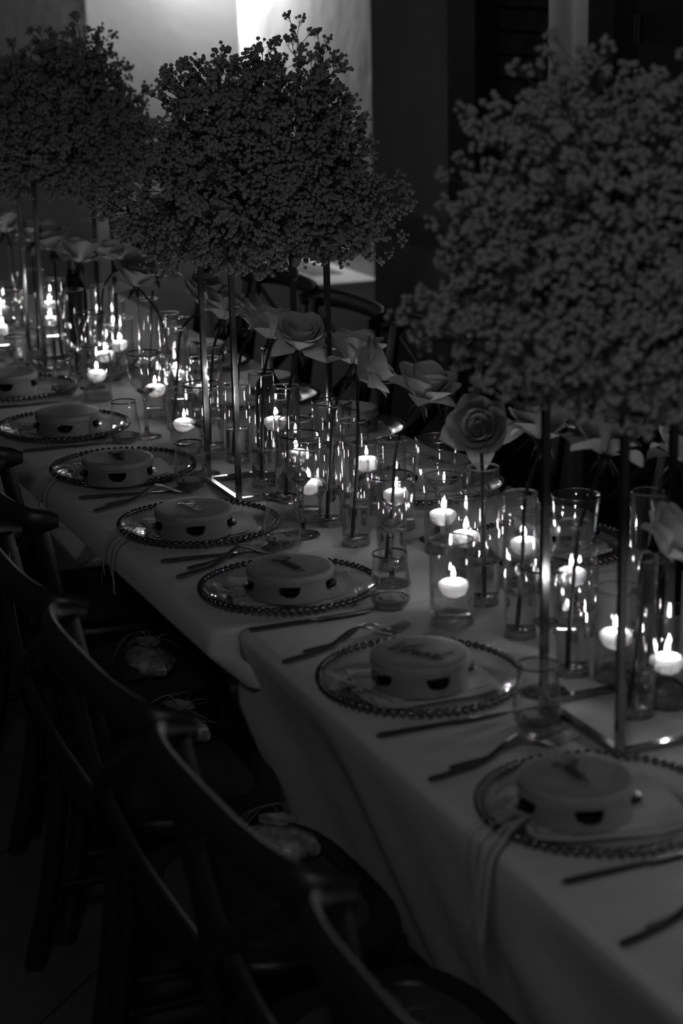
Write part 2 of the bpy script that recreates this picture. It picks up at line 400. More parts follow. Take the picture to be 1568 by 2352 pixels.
# ------------------------------------------------------------------ place settings
CR = .165
prof = [(.0001, .004), (.095, .004), (.118, .006), (.140, .012), (.153, .019), (.157, .0195), (.157, .017), (.143, .009), (.118, .002), (.095, .0), (.0001, .0)]
charger_me = MB().lathe(prof, 72).mesh('glass_plate', True, .9)
bead_me = MB().lathe([(.0001,-.0062),(.0031,-.0054),(.0054,-.0031),(.0062,0),(.0054,.0031),(.0031,.0054),(.0001,.0062)], 12).mesh('bead')
charger_me.materials.append(MATS['glass_plate']); bead_me.materials.append(MATS['bead_metal'])
NB = 72
def charger(x, y, tilt, label, group):
    t = thing('charger_plate', label, 'plate', (x, y, TZ+.0005), random.uniform(0, .08), group)
    t.rotation_euler = (tilt[0], tilt[1], 0)
    ob('plate', charger_me, None, t)
    for k in range(NB):
        a = 2*PI*k/NB
        ob('bead', bead_me, None, t, loc=(.161*math.cos(a), .161*math.sin(a), .0195))
    return t
# tambourine meshes
def tamb_meshes():
    D = {}; R0, R1, H = .0765, .0705, .047
    nslot = 5; seg = 120; mb = MB()
    def is_slot(i): 
        a = (i + .5)/seg*nslot % 1.0
        return abs(a - .5) < .21
    zl = [0, .013, .031, H]
    for i in range(seg):
        a0, a1 = 2*PI*i/seg, 2*PI*(i+1)/seg
        P = lambda r, a, z: (r*math.cos(a), r*math.sin(a), z)
        sl = is_slot(i); zb = lambda i: .0115 + .013*min(1, abs((i/seg*nslot % 1.0) - .5)/.21)**3.5
        bands = [((0, 0), (H, H))] if not sl else [((0, 0), (zb(i), zb(i+1))), ((.0315, .0315), (H, H))]
        for (p0, p1), (q0, q1) in bands:
            mb.add([P(R0,a0,p0),P(R0,a1,p1),P(R0,a1,q1),P(R0,a0,q0)], [(0,1,2,3)])
            mb.add([P(R1,a0,p0),P(R1,a1,p1),P(R1,a1,q1),P(R1,a0,q0)], [(3,2,1,0)])
            mb.add([P(R0,a0,q0),P(R0,a1,q1),P(R1,a1,q1),P(R1,a0,q0)], [(0,1,2,3)])
            mb.add([P(R0,a0,p0),P(R0,a1,p1),P(R1,a1,p1),P(R1,a0,p0)], [(3,2,1,0)])
        if is_slot(i) != is_slot(i-1):
            zz = zb(i)
            mb.add([P(R0,a0,zz),P(R1,a0,zz),P(R1,a0,.0315),P(R0,a0,.0315)], [(0,1,2,3)])
    me = bpy.data.meshes.new('shell'); me.from_pydata(mb.v, [], mb.f)
    bm = bmesh.new(); bm.from_mesh(me); bmesh.ops.remove_doubles(bm, verts=bm.verts, dist=1e-5)
    bmesh.ops.recalc_face_normals(bm, faces=bm.faces); bm.to_mesh(me); bm.free()
    D['shell'] = me
    D['head'] = MB().lathe([(.0001,.0500),(.05,.0500),(.070,.0502),(.0765,.0497),(.0785,.048),(.0785,.040),(.0772,.0385),(.0772,.046),(.07,.048),(.0001,.0478)], 64).mesh('drumhead', True, .8)
    tr = MB()
    for k in range(96):
        a = 2*PI*k/96
        for z, q in ((.0385, 0), (.0345, .5)):
            aa = a + q*2*PI/96
            tr.add([(.0782*math.cos(aa)+dx*math.cos(aa)-dy*math.sin(aa), .0782*math.sin(aa)+dx*math.sin(aa)+dy*math.cos(aa), z+dz)
                    for dx,dy,dz in ((.0014,0,0),(0,.0015,0),(0,-.0015,0),(0,0,.0016),(0,0,-.0016))], [(0,1,3),(0,3,2),(0,4,1),(0,2,4)])
    D['trim'] = tr.mesh('trim', False)
    D['jingle'] = MB().lathe([(.0001,.003),(.005,.0028),(.006,.0012),(.0185,.0006),(.0195,0),(.0185,-.0004),(.006,0),(.0001,0)], 24).mesh('jingle', True, .9)
    D['drum_back'] = MB().lathe([(.066,.001),(.066,.046)], 48).mesh('inner_lining')
    return D
TB = tamb_meshes()
def scribble(seed, n=5):
    """an unreadable looping signature"""
    r = random.Random(seed); pts = []; x = -.030
    pts += [(-.036, .008), (-.030, .013), (-.024, .004), (-.030, -.006), (-.034, -.002), (-.022, .0)]
    x = -.022
    for k in range(n):
        h = r.choice((.005, .006, .011, .006)); wd = r.uniform(.007, .010)
        pts += [(x+wd*.3, h), (x+wd*.55, -.001), (x+wd*.8, -.004), (x+wd, .0)]; x += wd
    pts += [(x+.012, .002)]
    return [pts]
def ring(cx, cy, rx, ry, a0=40, a1=410):
    return [(cx + rx*math.cos(math.radians(a)), cy + ry*math.sin(math.radians(a))) for a in range(a0, a1, 37)]
VI = [[(0,4.3),(.25,3.2),(.8,.2),(.95,0),(1.15,.4),(2.5,3.9),(3.2,4.7)], [(2.75,1.9),(2.75,.5),(3.0,.05),(3.4,.35)], [(2.95,2.9),(3.05,3.1)],
      [(3.75,1.9),(3.75,1.0),(3.75,0)], [(3.75,.9),(4.2,1.75),(4.7,1.85),(4.9,1.3),(4.9,.4),(5.15,.05),(5.5,.4)], ring(6.3,.95,.72,.9), ring(8.05,.95,.78,.9),
      [(8.85,4.6),(8.82,2.5),(8.8,.6),(9.05,.05),(9.5,.2),(10.3,.7)]]
VINOD = [[((x + .28*y - 5.6)*.0076, (y - 1.6)*.0049) for x, y in st] for st in VI]
def tambourine(x, y, z, rz, ang, strokes, ink, label, group, trim=True):
    t = thing('tambourine', label, 'tambourine', (x, y, z), rz, group)
    ob('shell', TB['shell'], 'drum_wood', t)
    h = ob('drumhead', TB['head'], 'drum_skin', t)
    if trim: tag(ob('trim', TB['trim'], 'trim', t), None, None)
    for k in range(5):
        a = 2*PI*(k+.5)/5
        for dz, ss in ((.0195, 1), (.0245, -1)):
            mw = Matrix.Translation((.068*math.cos(a), .068*math.sin(a), dz)) @ Matrix.Rotation(random.uniform(-.08,.08), 4, 'X') @ Matrix.Rotation(0 if ss > 0 else PI, 4, 'Y')
            ob('jingle', TB['jingle'], 'jingle_metal', t, mw=mw)
    if strokes:
        mb = MB(); ca, sa = math.cos(ang - rz), math.sin(ang - rz)
        for st in strokes:
            pp = spline([(p[0], p[1], 0) for p in st], 5)
            pp = [Vector((1.3*p.x*ca - 1.9*p.y*sa, 1.3*p.x*sa + 1.9*p.y*ca, .0506)) for p in pp]
            mb.tube(pp, .0015, 5, flat=(1, .25))
        ob('lettering', mb, ink, h)
    return t
def napkin_mesh(seed):
    r = random.Random(seed); mb = MB()
    for lay in range(3):
        a, b = .112 - .006*lay, .082 - .004*lay
        n = 18; ph = r.uniform(0, 6); off = (r.uniform(-.008,.008), r.uniform(-.006,.006)); rot = r.uniform(-.08,.08)
        top = []; z0 = .0088 + .0032*lay
        for j in range(n+1):
            for i in range(n+1):
                u, v = -1 + 2*i/n, -1 + 2*j/n
                X = a*u*(1 - .04*v*v); Y = b*v*(1 - .06*u*u)
                Z = z0 + .0016*math.sin(3*u+ph)*math.cos(2.5*v+ph) + .0022*abs(u)**3 + (.0020*math.sin(9*v+ph) if u < -.4 else 0)*abs(u)
                rr = math.hypot(X, Y)
                if rr > .10: Z += (rr-.10)*.22
                c, s = math.cos(rot), math.sin(rot)
                top.append((X*c - Y*s + off[0], X*s + Y*c + off[1], Z))
        N = n+1; bot = [(x, y, z-.0022) for x, y, z in top]
        fs = [(j*N+i, j*N+i+1, (j+1)*N+i+1, (j+1)*N+i) for j in range(n) for i in range(n)]
        fs2 = [tuple(k+N*N for k in f[::-1]) for f in fs]
        edge = [i for i in range(N)] + [j*N+n for j in range(1, N)] + [n*N+i for i in range(n-1, -1, -1)] + [j*N for j in range(n-1, 0, -1)]
        sd = [(edge[k], edge[k]+N*N, edge[(k+1) % len(edge)]+N*N, edge[(k+1) % len(edge)]) for k in range(len(edge))]
        mb.add(top+bot, fs+fs2+sd)
    return mb.mesh('napkin', True, .9)
NAP = [napkin_mesh(s) for s in (1, 2, 3)]
def ribbon(x, y, label, group, long, seed, hang=(.06, .17)):
    r = random.Random(seed)
    t = thing('ribbon_tie', label, 'ribbon', (x, y, TZ), 0, group)
    # knot resting on the napkin at the left of the tambourine, tails running over the beaded rim
    def strip(name, pts, wd):
        ob(name, MB().tube(spline(pts, 6), wd, 6, flat=(1, .18)), 'ribbon', t)
    strip('knot', [(-.118,-.02,.022),(-.108,-.012,.030),(-.100,-.02,.030),(-.106,-.03,.026)], .007)
    for k in range(2):
        a = r.uniform(-.3, .3) + (.5 if k else -.5)
        strip('bow_loop', [(-.108,-.02,.028),(-.108+.035*math.cos(a+2.2),-.02+.04*math.sin(a+2.2),.036),(-.108+.055*math.cos(a+1.2),-.02+.05*math.sin(a+1.2),.027),(-.108,-.02,.027)], .0055)
    for k in range(5 if long else 2):
        dy = r.uniform(-.05, .055)
        if long:      # tails slip over the beaded rim and hang down past the table edge
            e = r.uniform(-.035, .03); n = r.uniform(*hang)
            pts = [(-.110,-.02,.027),(-.140,-.03+dy*.4,.036+r.uniform(0,.008)),(-.172,-.035+dy*.8,.031),(-.200,-.04+dy,.004),
                   (-.207,-.045+dy+e*.4,-.02-n*.4),(-.206,-.045+dy+e*1.3,-.03-n)]
        else:         # short tails curl inside the plate
            a = r.uniform(1.2, 2.6) if k else r.uniform(3.4, 4.6)
            pts = [(-.110,-.02,.027)] + [(-.105+q*math.cos(a+q*9), -.02+q*math.sin(a+q*9), .03-.1*q) for q in (.025,.045,.06)]
        strip('tail', pts, .0036 if k % 2 else .0024)
    return t
# knife and fork, handle end at local origin, lying along +x
def blade_mesh(a, b, wf, tf, name):
    mb = MB(); n = 16; vs = []
    for i in range(n+1):
        x = a + (b-a)*i/n; wd = wf(i/n); th = tf(i/n); zc = .0045
        for k in range(8):
            an = 2*PI*k/8; vs.append((x, wd*math.cos(an), zc + th*math.sin(an)))
    fs = [(i*8+k, i*8+(k+1) % 8, (i+1)*8+(k+1) % 8, (i+1)*8+k) for i in range(n) for k in range(8)]
    fs += [tuple(range(8))[::-1], tuple(n*8+k for k in range(8))]
    return mb.add(vs, fs).mesh(name, True, .9)
KN = {'handle': blade_mesh(0, .118, lambda u: .0052 + .0025*math.cos(u*PI/2) - (.004 if u == 0 else 0), lambda u: .0042 - .0012*u - (.002 if u == 0 else 0), 'handle'),
      'blade': blade_mesh(.117, .228, lambda u: .0095*(1-u**3*.85) if u > .05 else .005, lambda u: .0014*(1-.5*u), 'blade')}
def fork_meshes():
    D = {}
    c = lambda x: .0045 + .020*math.exp(-((x-.125)/.035)**2)
    D['handle'] = MB().tube([(x, 0, c(x)) for x in [0, .004]+[.01*i for i in range(1, 16)]], [.003, .006] + [.0066 - .0028*min(1, i/12) for i in range(1, 16)], 8, flat=(1, .5)).mesh('handle', True, .9)
    mb = MB(); mb.tube([(.148, 0, c(.148)), (.158, 0, .012), (.168, 0, .0075), (.176, 0, .006)], [.004, .009, .0125, .0125], 8, flat=(1, .16))
    D['head'] = mb.mesh('fork_head', True, .9)
    D['tine'] = [MB().tube([(.174, q, .006), (.19, q, .006), (.21, q*.95, .0105), (.214, q*.95, .012)], [.0018, .0018, .0014, .0006], 6, flat=(1, .7)).mesh('tine', True) for q in (-.0102, -.0034, .0034, .0102)]
    return D
FK = fork_meshes()
def knife(x, y, rz, label):
    t = thing('table_knife', label, 'knife', (x, y, TZ), rz, 'table knives')
    ob('handle', KN['handle'], 'steel', t); ob('blade', KN['blade'], 'steel', t)
def fork(x, y, rz, label, sc=1.0):
    t = thing('table_fork', label, 'fork', (x, y, TZ), rz, 'table forks'); t.scale = (sc, sc, sc)
    ob('handle', FK['handle'], 'steel', t); hd = ob('head', FK['head'], 'steel', t)
    for m in FK['tine']: ob('tine', m, 'steel', hd)
# left row: (charger xy, tambourine xy, rotation, writing angle, strokes, ink, where, ribbon, knife xy+rz)
SET = [
 ((.01, -1.62), (-.005, -1.63), .2, -1.5, scribble(9), 'ink', 'cut off at the bottom right corner', None),
 ((.0226, -1.077), (-.018, -1.088), .05, -1.57, scribble(4, 4), 'ink', 'blurred in the right foreground', 1),
 ((.0138, -.534), (.002, -.560), .27, -.99, VINOD, 'ink', 'with the readable name', 0),
 ((0, 0), (-.012, -.040), -.08, -1.4, scribble(21, 5), 'ink', 'first beyond the readable name', 0),
 ((-.0108, .471), (-.040, .412), .02, -1.35, scribble(5, 5), 'ink_shiny', 'second beyond the readable name', 1),
 ((-.0125, .991), (-.055, .888), .0, -1.62, scribble(12, 5), 'ink', 'third beyond the readable name', 1),
 ((-.024, 1.462), (-.030, 1.395), -.05, 0, None, None, 'fourth beyond the readable name', 0),
 ((-.02, 1.97), (-.045, 1.945), .0, 0, None, None, 'at the far left edge', None),
]
for i, (c, tb, rz, ang, st, ink, where, rib) in enumerate(SET):
    tilt = [(0,0),(0,0),(.018,0),(-.014,0),(0,.008),(0,0),(0,0),(0,0)][i]
    charger(c[0], c[1], tilt, 'clear beaded-rim glass charger on the near row, ' + where, 'beaded glass chargers')
    nm = ob('napkin', NAP[i % 3], 'napkin', loc=(c[0]*.7+tb[0]*.3, c[1]*.7+tb[1]*.3, TZ)); nm.rotation_euler = (0, 0, -.25 + .1*(i % 3))
    tag(nm, 'folded white napkin under the near-row tambourine ' + where, 'napkin', 'folded napkins')
    tambourine(tb[0], tb[1], TZ+.0185, rz, ang, st, ink,
               ('white tambourine lettered Vinod in dark script' if i == 2 else 'white tambourine on the near row, ' + where), 'tambourines')
    if rib is not None:
        ribbon(c[0], c[1] - .01, 'pale ribbon tie with loose tails beside the near-row tambourine ' + where, 'ribbon ties', rib == 1, 30+i, (.07, .18) if i == 1 else ((.02, .06) if i == 4 else (.0, .02)))
KNV = [(-.125,-1.245,.02),(-.137,-.705,.0),(-.139,-.168,-.02),(-.151,.290,-.09),(-.165,.822,-.2),(-.169,1.301,-.05),(-.17,1.81,-.05)]
for (x, y, r), wh in zip(KNV, ['below the blurred foreground tambourine','in front of the readable tambourine','one place beyond the readable tambourine','two places beyond the readable tambourine','three places beyond the readable tambourine','four places beyond the readable tambourine','at the far left edge']):
    knife(x, y, r, 'slim steel knife lying on the cloth, ' + wh)
FKV = [(-.143,-1.417,.28),(-.095,-1.395,.28),(-.138,-.888,.20),(-.094,-.862,.20),(-.147,-.347,.26),(-.098,-.314,.22),(-.156,.176,.36),(-.12,.222,.3),(-.165,.70,.3),(-.13,.735,.3)]
fw = ['beside the cut-off corner setting','behind the blurred foreground tambourine','behind the readable tambourine','behind the tambourine one past the readable one','behind the tambourine two past the readable one']
for i, (x, y, r) in enumerate(FKV):
    fork(x, y, r, ('larger' if i % 2 == 0 else 'smaller') + ' steel fork ' + fw[i//2], 1.24 if i % 2 == 0 else 1.04)
# far row
RCH = [(.545,.019),(.536,.53),(.565,1.10),(.525,1.56),(.52,2.08)]
rw = ['nearest, right of the candles','second from the right','third from the right','fourth from the right','farthest along']
for i, (x, y) in enumerate(RCH):
    charger(x, y, (0,0), 'clear beaded-rim charger on the far row, ' + rw[i], 'beaded glass chargers')
    nm = ob('napkin', NAP[(i+1) % 3], 'napkin', loc=(x+.01, y, TZ)); nm.rotation_euler = (0, 0, PI-.2)
    tag(nm, 'folded white napkin on the far-row charger, ' + rw[i], 'napkin', 'folded napkins')
    tambourine(x+.022, y+.01, TZ+.0185, .3*i, 1.57, scribble(40+i), 'ink', 'white tambourine on the far row, ' + rw[i], 'tambourines')
# ------------------------------------------------------------------ glassware
def wall_prof(ro, h, t=.0022, z0=.0):
    return [(ro, z0), (ro, h-.001), (ro-t*.3, h), (ro-t*.7, h), (ro-t, h-.001), (ro-t, z0)]
def vase_meshes(ro, h, base, level):
    D = {}
    D['wall'] = MB().lathe(wall_prof(ro, h, .0022, .004), 40, closed=True).mesh('glass_wall', True, .9)
    b = []
    D['base'] = MB().lathe([(.0001, .0015), (ro*.5, .0012), (ro*.85, .0), (ro-.003, .0), (ro-.0006, .002), (ro-.0004, .0045), (ro-.0026, .0046), (ro-.0027, base-.002), (ro-.005, base), (ro*.6, base+.0015), (ro*.3, base-.001), (.0001, base-.0015)], 40).mesh('glass_base', True)
    D['lip'] = MB().lathe([(ro-.0011+.0016*math.cos(2*PI*q/8), h+.0012+.0016*math.sin(2*PI*q/8)) for q in range(8)], 48, closed=True).mesh('lip', True)
    r = ro-.0026
    D['water'] = MB().lathe([(.0001, base+.002), (r-.004, base+.0022), (r, base+.004), (r, level), (r-.0015, level-.0006), (.0001, level-.0008)], 40).mesh('water', True, .6)
    for k, mn in (('wall','glass'),('lip','glass_clear'),('base','glass_base'),('water','water_clear' if ro > .03 else 'water')): D[k].materials.append(MATS[mn])
    return D
VS = {}
def vase(kind, x, y, h, level, label, group, ro):
    key = (kind, h, level)
    if key not in VS: VS[key] = vase_meshes(ro, h, .017 if kind == 'S' else .013, level)
    D = VS[key]
    t = thing('candle_vase' if kind == 'S' else 'bud_vase', label, 'vase', (x, y, TZ+.0006), random.uniform(0, 6), group)
    w_ = ob('glass_wall', D['wall'], None, t); ob('lip', D['lip'], None, w_); ob('glass_base', D['base'], None, t); ob('water', D['water'], None, t)
    return t
wax_me = MB().lathe([(.0001,-.020),(.012,-.0195),(.020,-.015),(.0245,-.007),(.0262,.001),(.0262,.0035),(.0245,.0065),(.018,.0095),(.008,.0115),(.004,.0110),(.0001,.0105)], 32).mesh('wax')
wick_me = MB().tube([(0,0,.0100),(.0004,0,.014),(.0012,0,.017)], .0007, 6).mesh('wick')
flame_me = MB().lathe([(.0001,.0150),(.0018,.0160),(.0031,.0185),(.0034,.0215),(.0027,.0255),(.0015,.0295),(.0006,.0325),(.0001,.0340)], 12).mesh('flame')
wax_me.materials.append(MATS['wax']); wick_me.materials.append(MATS['wick']); flame_me.materials.append(MATS['flame'])
# candle vases: x, y, water level
SV = [(.322,-.770,.070),(.311,-.640,.070),(.195,-.278,.070),(.358,-.42,.105),(.392,-.170,.088),(.346,-.028,.070),(.372,.120,.073),(.356,.306,.070),(.228,.462,.070),
      (.352,.445,.108),(.300,.713,.070),(.342,.945,.092),(.184,1.124,.070),(.350,1.460,.072),(.243,1.531,.070),(.341,1.670,.070),(.158,1.783,.070),(.258,2.034,.070),(.330,2.140,.075),
      (.40,2.45,.070),(.263,2.662,.070),(.096,2.587,.070),(.180,2.934,.070),(.337,2.938,.070),
      (.33,-1.05,.07),(.29,-1.30,.07),(.36,-1.55,.07),(.25,-1.85,.07)]
ordn = ['first','second','third','fourth','fifth','sixth','seventh','eighth','ninth','tenth','eleventh','twelfth','thirteenth','fourteenth','fifteenth','sixteenth','seventeenth','eighteenth','nineteenth','twentieth','twenty-first','twenty-second','twenty-third','twenty-fourth']
spec = {0:'cut by the right edge', 1:'behind the near stand pole at right', 2:'standing alone in front, before the Vinod tambourine', 12:'front-most near the middle stand poles', 16:'front-most at left behind the far tambourines'}
for i, (x, y, lv) in enumerate(SV):
    wh = spec.get(i) or (ordn[i] + ' counted from the right edge' if i < 24 else 'past the right edge of the picture, ' + ordn[i-24])
    vase('S', x, y, .15, lv, 'short clear candle vase, ' + wh, 'candle vases', .0385)
    fl = thing('floating_candle', 'white floating candle burning in the short vase ' + wh, 'candle', (x + random.uniform(-.006,.006), y + random.uniform(-.006,.006), TZ+lv+.0005), random.uniform(0, 6), 'floating candles')
    ob('wax', wax_me, None, fl); ob('wick', wick_me, None, fl); ob('flame', flame_me, None, fl)
# bud vases with roses: base xy, rose head xyz (relative to table), head direction
TV = [((.255,-.790),(.345,-.752,.262),(.5,-.2,.8)), ((.257,-.591),(.357,-.520,.372),(.3,.3,.9)), ((.268,-.393),(.348,-.319,.356),(.1,.2,1)),
      ((.292,-.207),(.322,-.132,.300),(-.55,-.75,.55)), ((.235,.062),(.336,.119,.335),(.15,-.25,.9)), ((.237,.239),(.312,.310,.336),(.75,-.35,.5)),
      ((.249,.391),(.339,.459,.350),(.2,.1,.9)), ((.236,.600),(.306,.683,.340),(-.05,-.45,.85)), ((.237,.750),(.296,.827,.345),(.2,.2,.9)),
      ((.260,.981),(.352,1.044,.326),(.6,-.1,.7)), ((.244,1.108),(.316,1.184,.331),(.3,0,.9)), ((.242,1.364),(.343,1.419,.326),(.2,-.2,.9)),
      ((.300,1.590),(.240,1.642,.352),(.1,-.3,.9)), ((.270,2.108),(.352,2.205,.338),(-.1,.2,1)), ((.187,2.085),(.237,2.168,.348),(.1,0,1)),
      ((.196,2.290),(.203,2.365,.360),(-.2,-.1,1)), ((.182,2.501),(.233,2.686,.345),(.1,.1,1)), ((.250,2.990),(.223,3.011,.338),(0,0,1)), ((.32,1.83),(.36,1.86,.34),(.2,.2,1)), ((.46,-.48),(.545,-.455,.325),(.3,0,.9))]
def petal_mesh(R, H, reflex, droop, dphi, sharp, seed, wav):
    r = random.Random(seed); n, m = 8, 8; vs = []
    ph = r.uniform(0, 6)
    for j in range(m+1):
        v = j/m
        for i in range(n+1):
            u = -1 + 2*i/n
            vv = v*(1 - sharp*abs(u)**1.3)
            wdt = dphi*(math.sin(PI*(.12+.70*vv))**.8)
            rr = .004 + R*(1-(1-vv)**2.2) + reflex*vv**4 - (.10*R*u*u*vv)
            z = H*vv**.85 - droop*vv**4 + wav*math.sin(3*u+ph)*vv**3
            a = u*wdt
            vs.append((rr*math.cos(a), rr*math.sin(a), z))
    N = n+1; th = .0007
    bot = [(x*(1-.02) - .0004, y*(1-.02), z-th) for x, y, z in vs]
    fs = [(j*N+i, j*N+i+1, (j+1)*N+i+1, (j+1)*N+i) for j in range(m) for i in range(n)]
    fs2 = [tuple(k+N*(m+1) for k in f[::-1]) for f in fs]
    return MB().add(vs+bot, fs+fs2).mesh('petal')
LAY = [(3, .008, .046, .000, 0, 1.6, .10, .0), (4, .015, .052, .001, 0, 1.3, .10, .001), (5, .023, .055, .002, 0, 1.05, .12, .001), (5, .031, .060, .004, .002, .95, .16, .002),
       (5, .038, .055, .009, .008, .82, .26, .003), (4, .039, .034, .021, .026, .62, .42, .004)]
PET = []
for li, (cnt, R, H, rf, dr, dp, sh, wv) in enumerate(LAY):
    PET.append([petal_mesh(R, H, rf, dr, dp, sh, li*10+q, wv) for q in range(2)])
sepal_me = MB().add([(.003,-.004,0),(.003,.004,0),(.016,.005,-.006),(.016,-.005,-.006),(.03,0,-.016),(.016,0,-.004)], [(0,1,2,5),(0,5,3),(5,2,4),(3,5,4)]).mesh('sepal')
cup_me = MB().lathe([(.0001,-.012),(.004,-.011),(.0075,-.005),(.008,0),(.004,.004)], 12).mesh('flower_cup')
rv = ['at the right edge beside the near stand pole','right of the near stand poles, seen side-on','behind the near stand pole','facing the camera with its spiral centre showing','wide open, seen side-on left of the camera-facing rose','tilted right, pale, just left of the open one','behind and left of the tilted rose','wide open right of the middle stand poles',
      'behind the middle stand, lying low','between the middle stand poles','left of the middle stand second pole','just left of the middle stand','large one left of the middle stand','above the far bottle, small','left of the far stand right poles','between the far stand poles','at the far stand left pole','at the left edge','behind the large left rose','small sliver at the right edge above the candle vases']
def rose(base, head, dirv, label, sc):
    t = thing('rose', label, 'rose', (base[0], base[1], TZ+.014), 0, 'white roses')
    b = Vector((base[0], base[1], TZ+.014)); h = Vector((head[0], head[1], TZ+head[2])) - b
    d = Vector(dirv).normalized()
    # stem rests against the vase wall opposite to the way it leans
    lean = Vector((h.x, h.y, 0)); L = lean.length; ln = lean.normalized() if L > 1e-4 else Vector((1,0,0))
    foot = -ln*min(.017, L*.2) + Vector((0,0,.004))
    rim = ln*min(.021, .30*L+.004) + Vector((0,0,.222))
    neck = h - d*.030*sc
    pts = spline([foot, (foot+rim)*.5 + Vector((random.uniform(-.003,.003), random.uniform(-.003,.003), 0)), rim, rim*.35+neck*.65 + Vector((random.uniform(-.004,.004),)*3), neck], 6)
    ob('stem', MB().tube(pts, [.0036 - .0008*i/len(pts) for i in range(len(pts))], 8), 'rose_stem', t)
    q = Vector((0,0,1)).rotation_difference(d).to_matrix().to_4x4()
    base_m = Matrix.Translation(neck) @ q @ Matrix.Scale(sc, 4)
    ob('flower_cup', cup_me, 'rose_stem', t, mw=base_m)
    for k in range(5): ob('sepal', sepal_me, 'leaf', t, mw=base_m @ Matrix.Rotation(2*PI*k/5, 4, 'Z') @ Matrix.Rotation(.5, 4, 'Y'))
    for li, lay in enumerate(LAY):
        o = random.uniform(0, 6)
        for k in range(lay[0]):
            mw = base_m @ Matrix.Rotation(o + 2*PI*k/lay[0] + random.uniform(-.12,.12), 4, 'Z') @ Matrix.Rotation(random.uniform(-.06,.10)*(1 + li*.35), 4, 'Y')
            ob('petal', PET[li][k % 2], 'petal', t, mw=mw)
for i, (b, h, d) in enumerate(TV):
    vase('T', b[0], b[1], .25 if i not in (9,) else .18, .078, 'tall bud vase of the rose ' + rv[i], 'bud vases', .0285)
    rose(b, h, d, 'white rose on a dark stem, ' + rv[i], 1.22)
# wine glasses and tumblers
def wine_meshes():
    D = {}
    o = [(.0425,.208),(.0415,.190),(.039,.160),(.034,.135),(.024,.117),(.012,.108),(.0055,.101)]
    inn = [(.006,.112),(.018,.118),(.0315,.137),(.0372,.161),(.0402,.190),(.0413,.208)]
    D['bowl'] = MB().lathe(o[::-1] + [(.0419,.209)] + inn[::-1] + [(.0001,.1105)], 40).mesh('bowl', True)
    D['stem'] = MB().lathe([(.0001,.1100),(.011,.1128),(.0185,.1190),(.0205,.1170),(.0115,.1088),(.0058,.1015),(.0042,.09),(.0038,.06),(.0040,.03),(.006,.012),(.014,.006),(.034,.0035),(.036,.002),(.034,.0004),(.0001,.0004)], 32).mesh('stem_and_foot', True)
    D['rim'] = MB().lathe([(.0428,.2068),(.0429,.2086),(.0420,.2096),(.0411,.2086),(.0411,.2068)], 40, closed=True).mesh('rim', True)
    D['bowl'].materials.append(MATS['glass']); D['stem'].materials.append(MATS['glass_base']); D['rim'].materials.append(MATS['rim_metal'])
    return D
WG = wine_meshes()
def wine(x, y, label):
    t = thing('wine_glass', label, 'glass', (x, y, TZ+.0006), 0, 'wine glasses')
    ob('bowl', WG['bowl'], None, t); ob('stem', WG['stem'], None, t); ob('rim', WG['rim'], None, t)
def tumbler_meshes():
    D = {}
    o = [(.022,.0006),(.030,.004),(.0365,.018),(.0378,.030),(.036,.048),(.0325,.070),(.0308,.088),(.0312,.100)]
    inn = [(r-.0014, z) for r, z in o[2:]]
    D['body'] = MB().lathe([(.0001,.003),(.014,.0025)] + o + [(.0306,.1008)] + inn[::-1] + [(.026,.010),(.016,.007),(.0001,.0075)], 40).mesh('body', True)
    D['rim'] = MB().lathe([(.0315,.0990),(.0316,.1012),(.0306,.1020),(.0297,.1012),(.0297,.0990)], 40, closed=True).mesh('rim', True)
    D['foot'] = MB().lathe([(.0001,.0034),(.013,.0030),(.020,.0014),(.029,.0045),(.0345,.0155),(.0350,.0185),(.0325,.0170),(.0255,.0110),(.016,.0088),(.0001,.0082)], 32).mesh('foot', True)
    D['body'].materials.append(MATS['glass']); D['rim'].materials.append(MATS['rim_metal']); D['foot'].materials.append(MATS['glass_base'])
    return D
TG = tumbler_meshes()
def tumbler(x, y, label):
    t = thing('tumbler', label, 'glass', (x, y, TZ+.0006), 0, 'stemless tumblers')
    ob('body', TG['body'], None, t); ob('rim', TG['rim'], None, t); ob('foot', TG['foot'], None, t)
gl = ['beside the foreground stand','beside the lone front candle','beside the second tambourine past Vinod','beside the middle stand','beside the fourth tambourine past Vinod','near the far stand','at the left edge']
for (x, y), n in zip([(.178,-.645),(.193,-.029),(.165,.345),(.150,.900),(.145,1.315),(.188,1.941),(.085,2.44)], gl): wine(x, y, 'clear dark-rimmed wine glass on the near side, ' + n)
for (x, y), n in zip([(.425,-.300),(.394,.195),(.337,.593),(.365,1.750)], ['right of the candles','second from the right','third from the right','farthest']): wine(x, y, 'clear dark-rimmed wine glass on the far side, ' + n)
for (x, y), n in zip([(.096,-.770),(.135,-.152),(.102,.291),(.086,.811),(.082,1.288),(.100,1.904),(.060,2.27)], gl): tumbler(x, y, 'clear bulging stemless tumbler, ' + n)
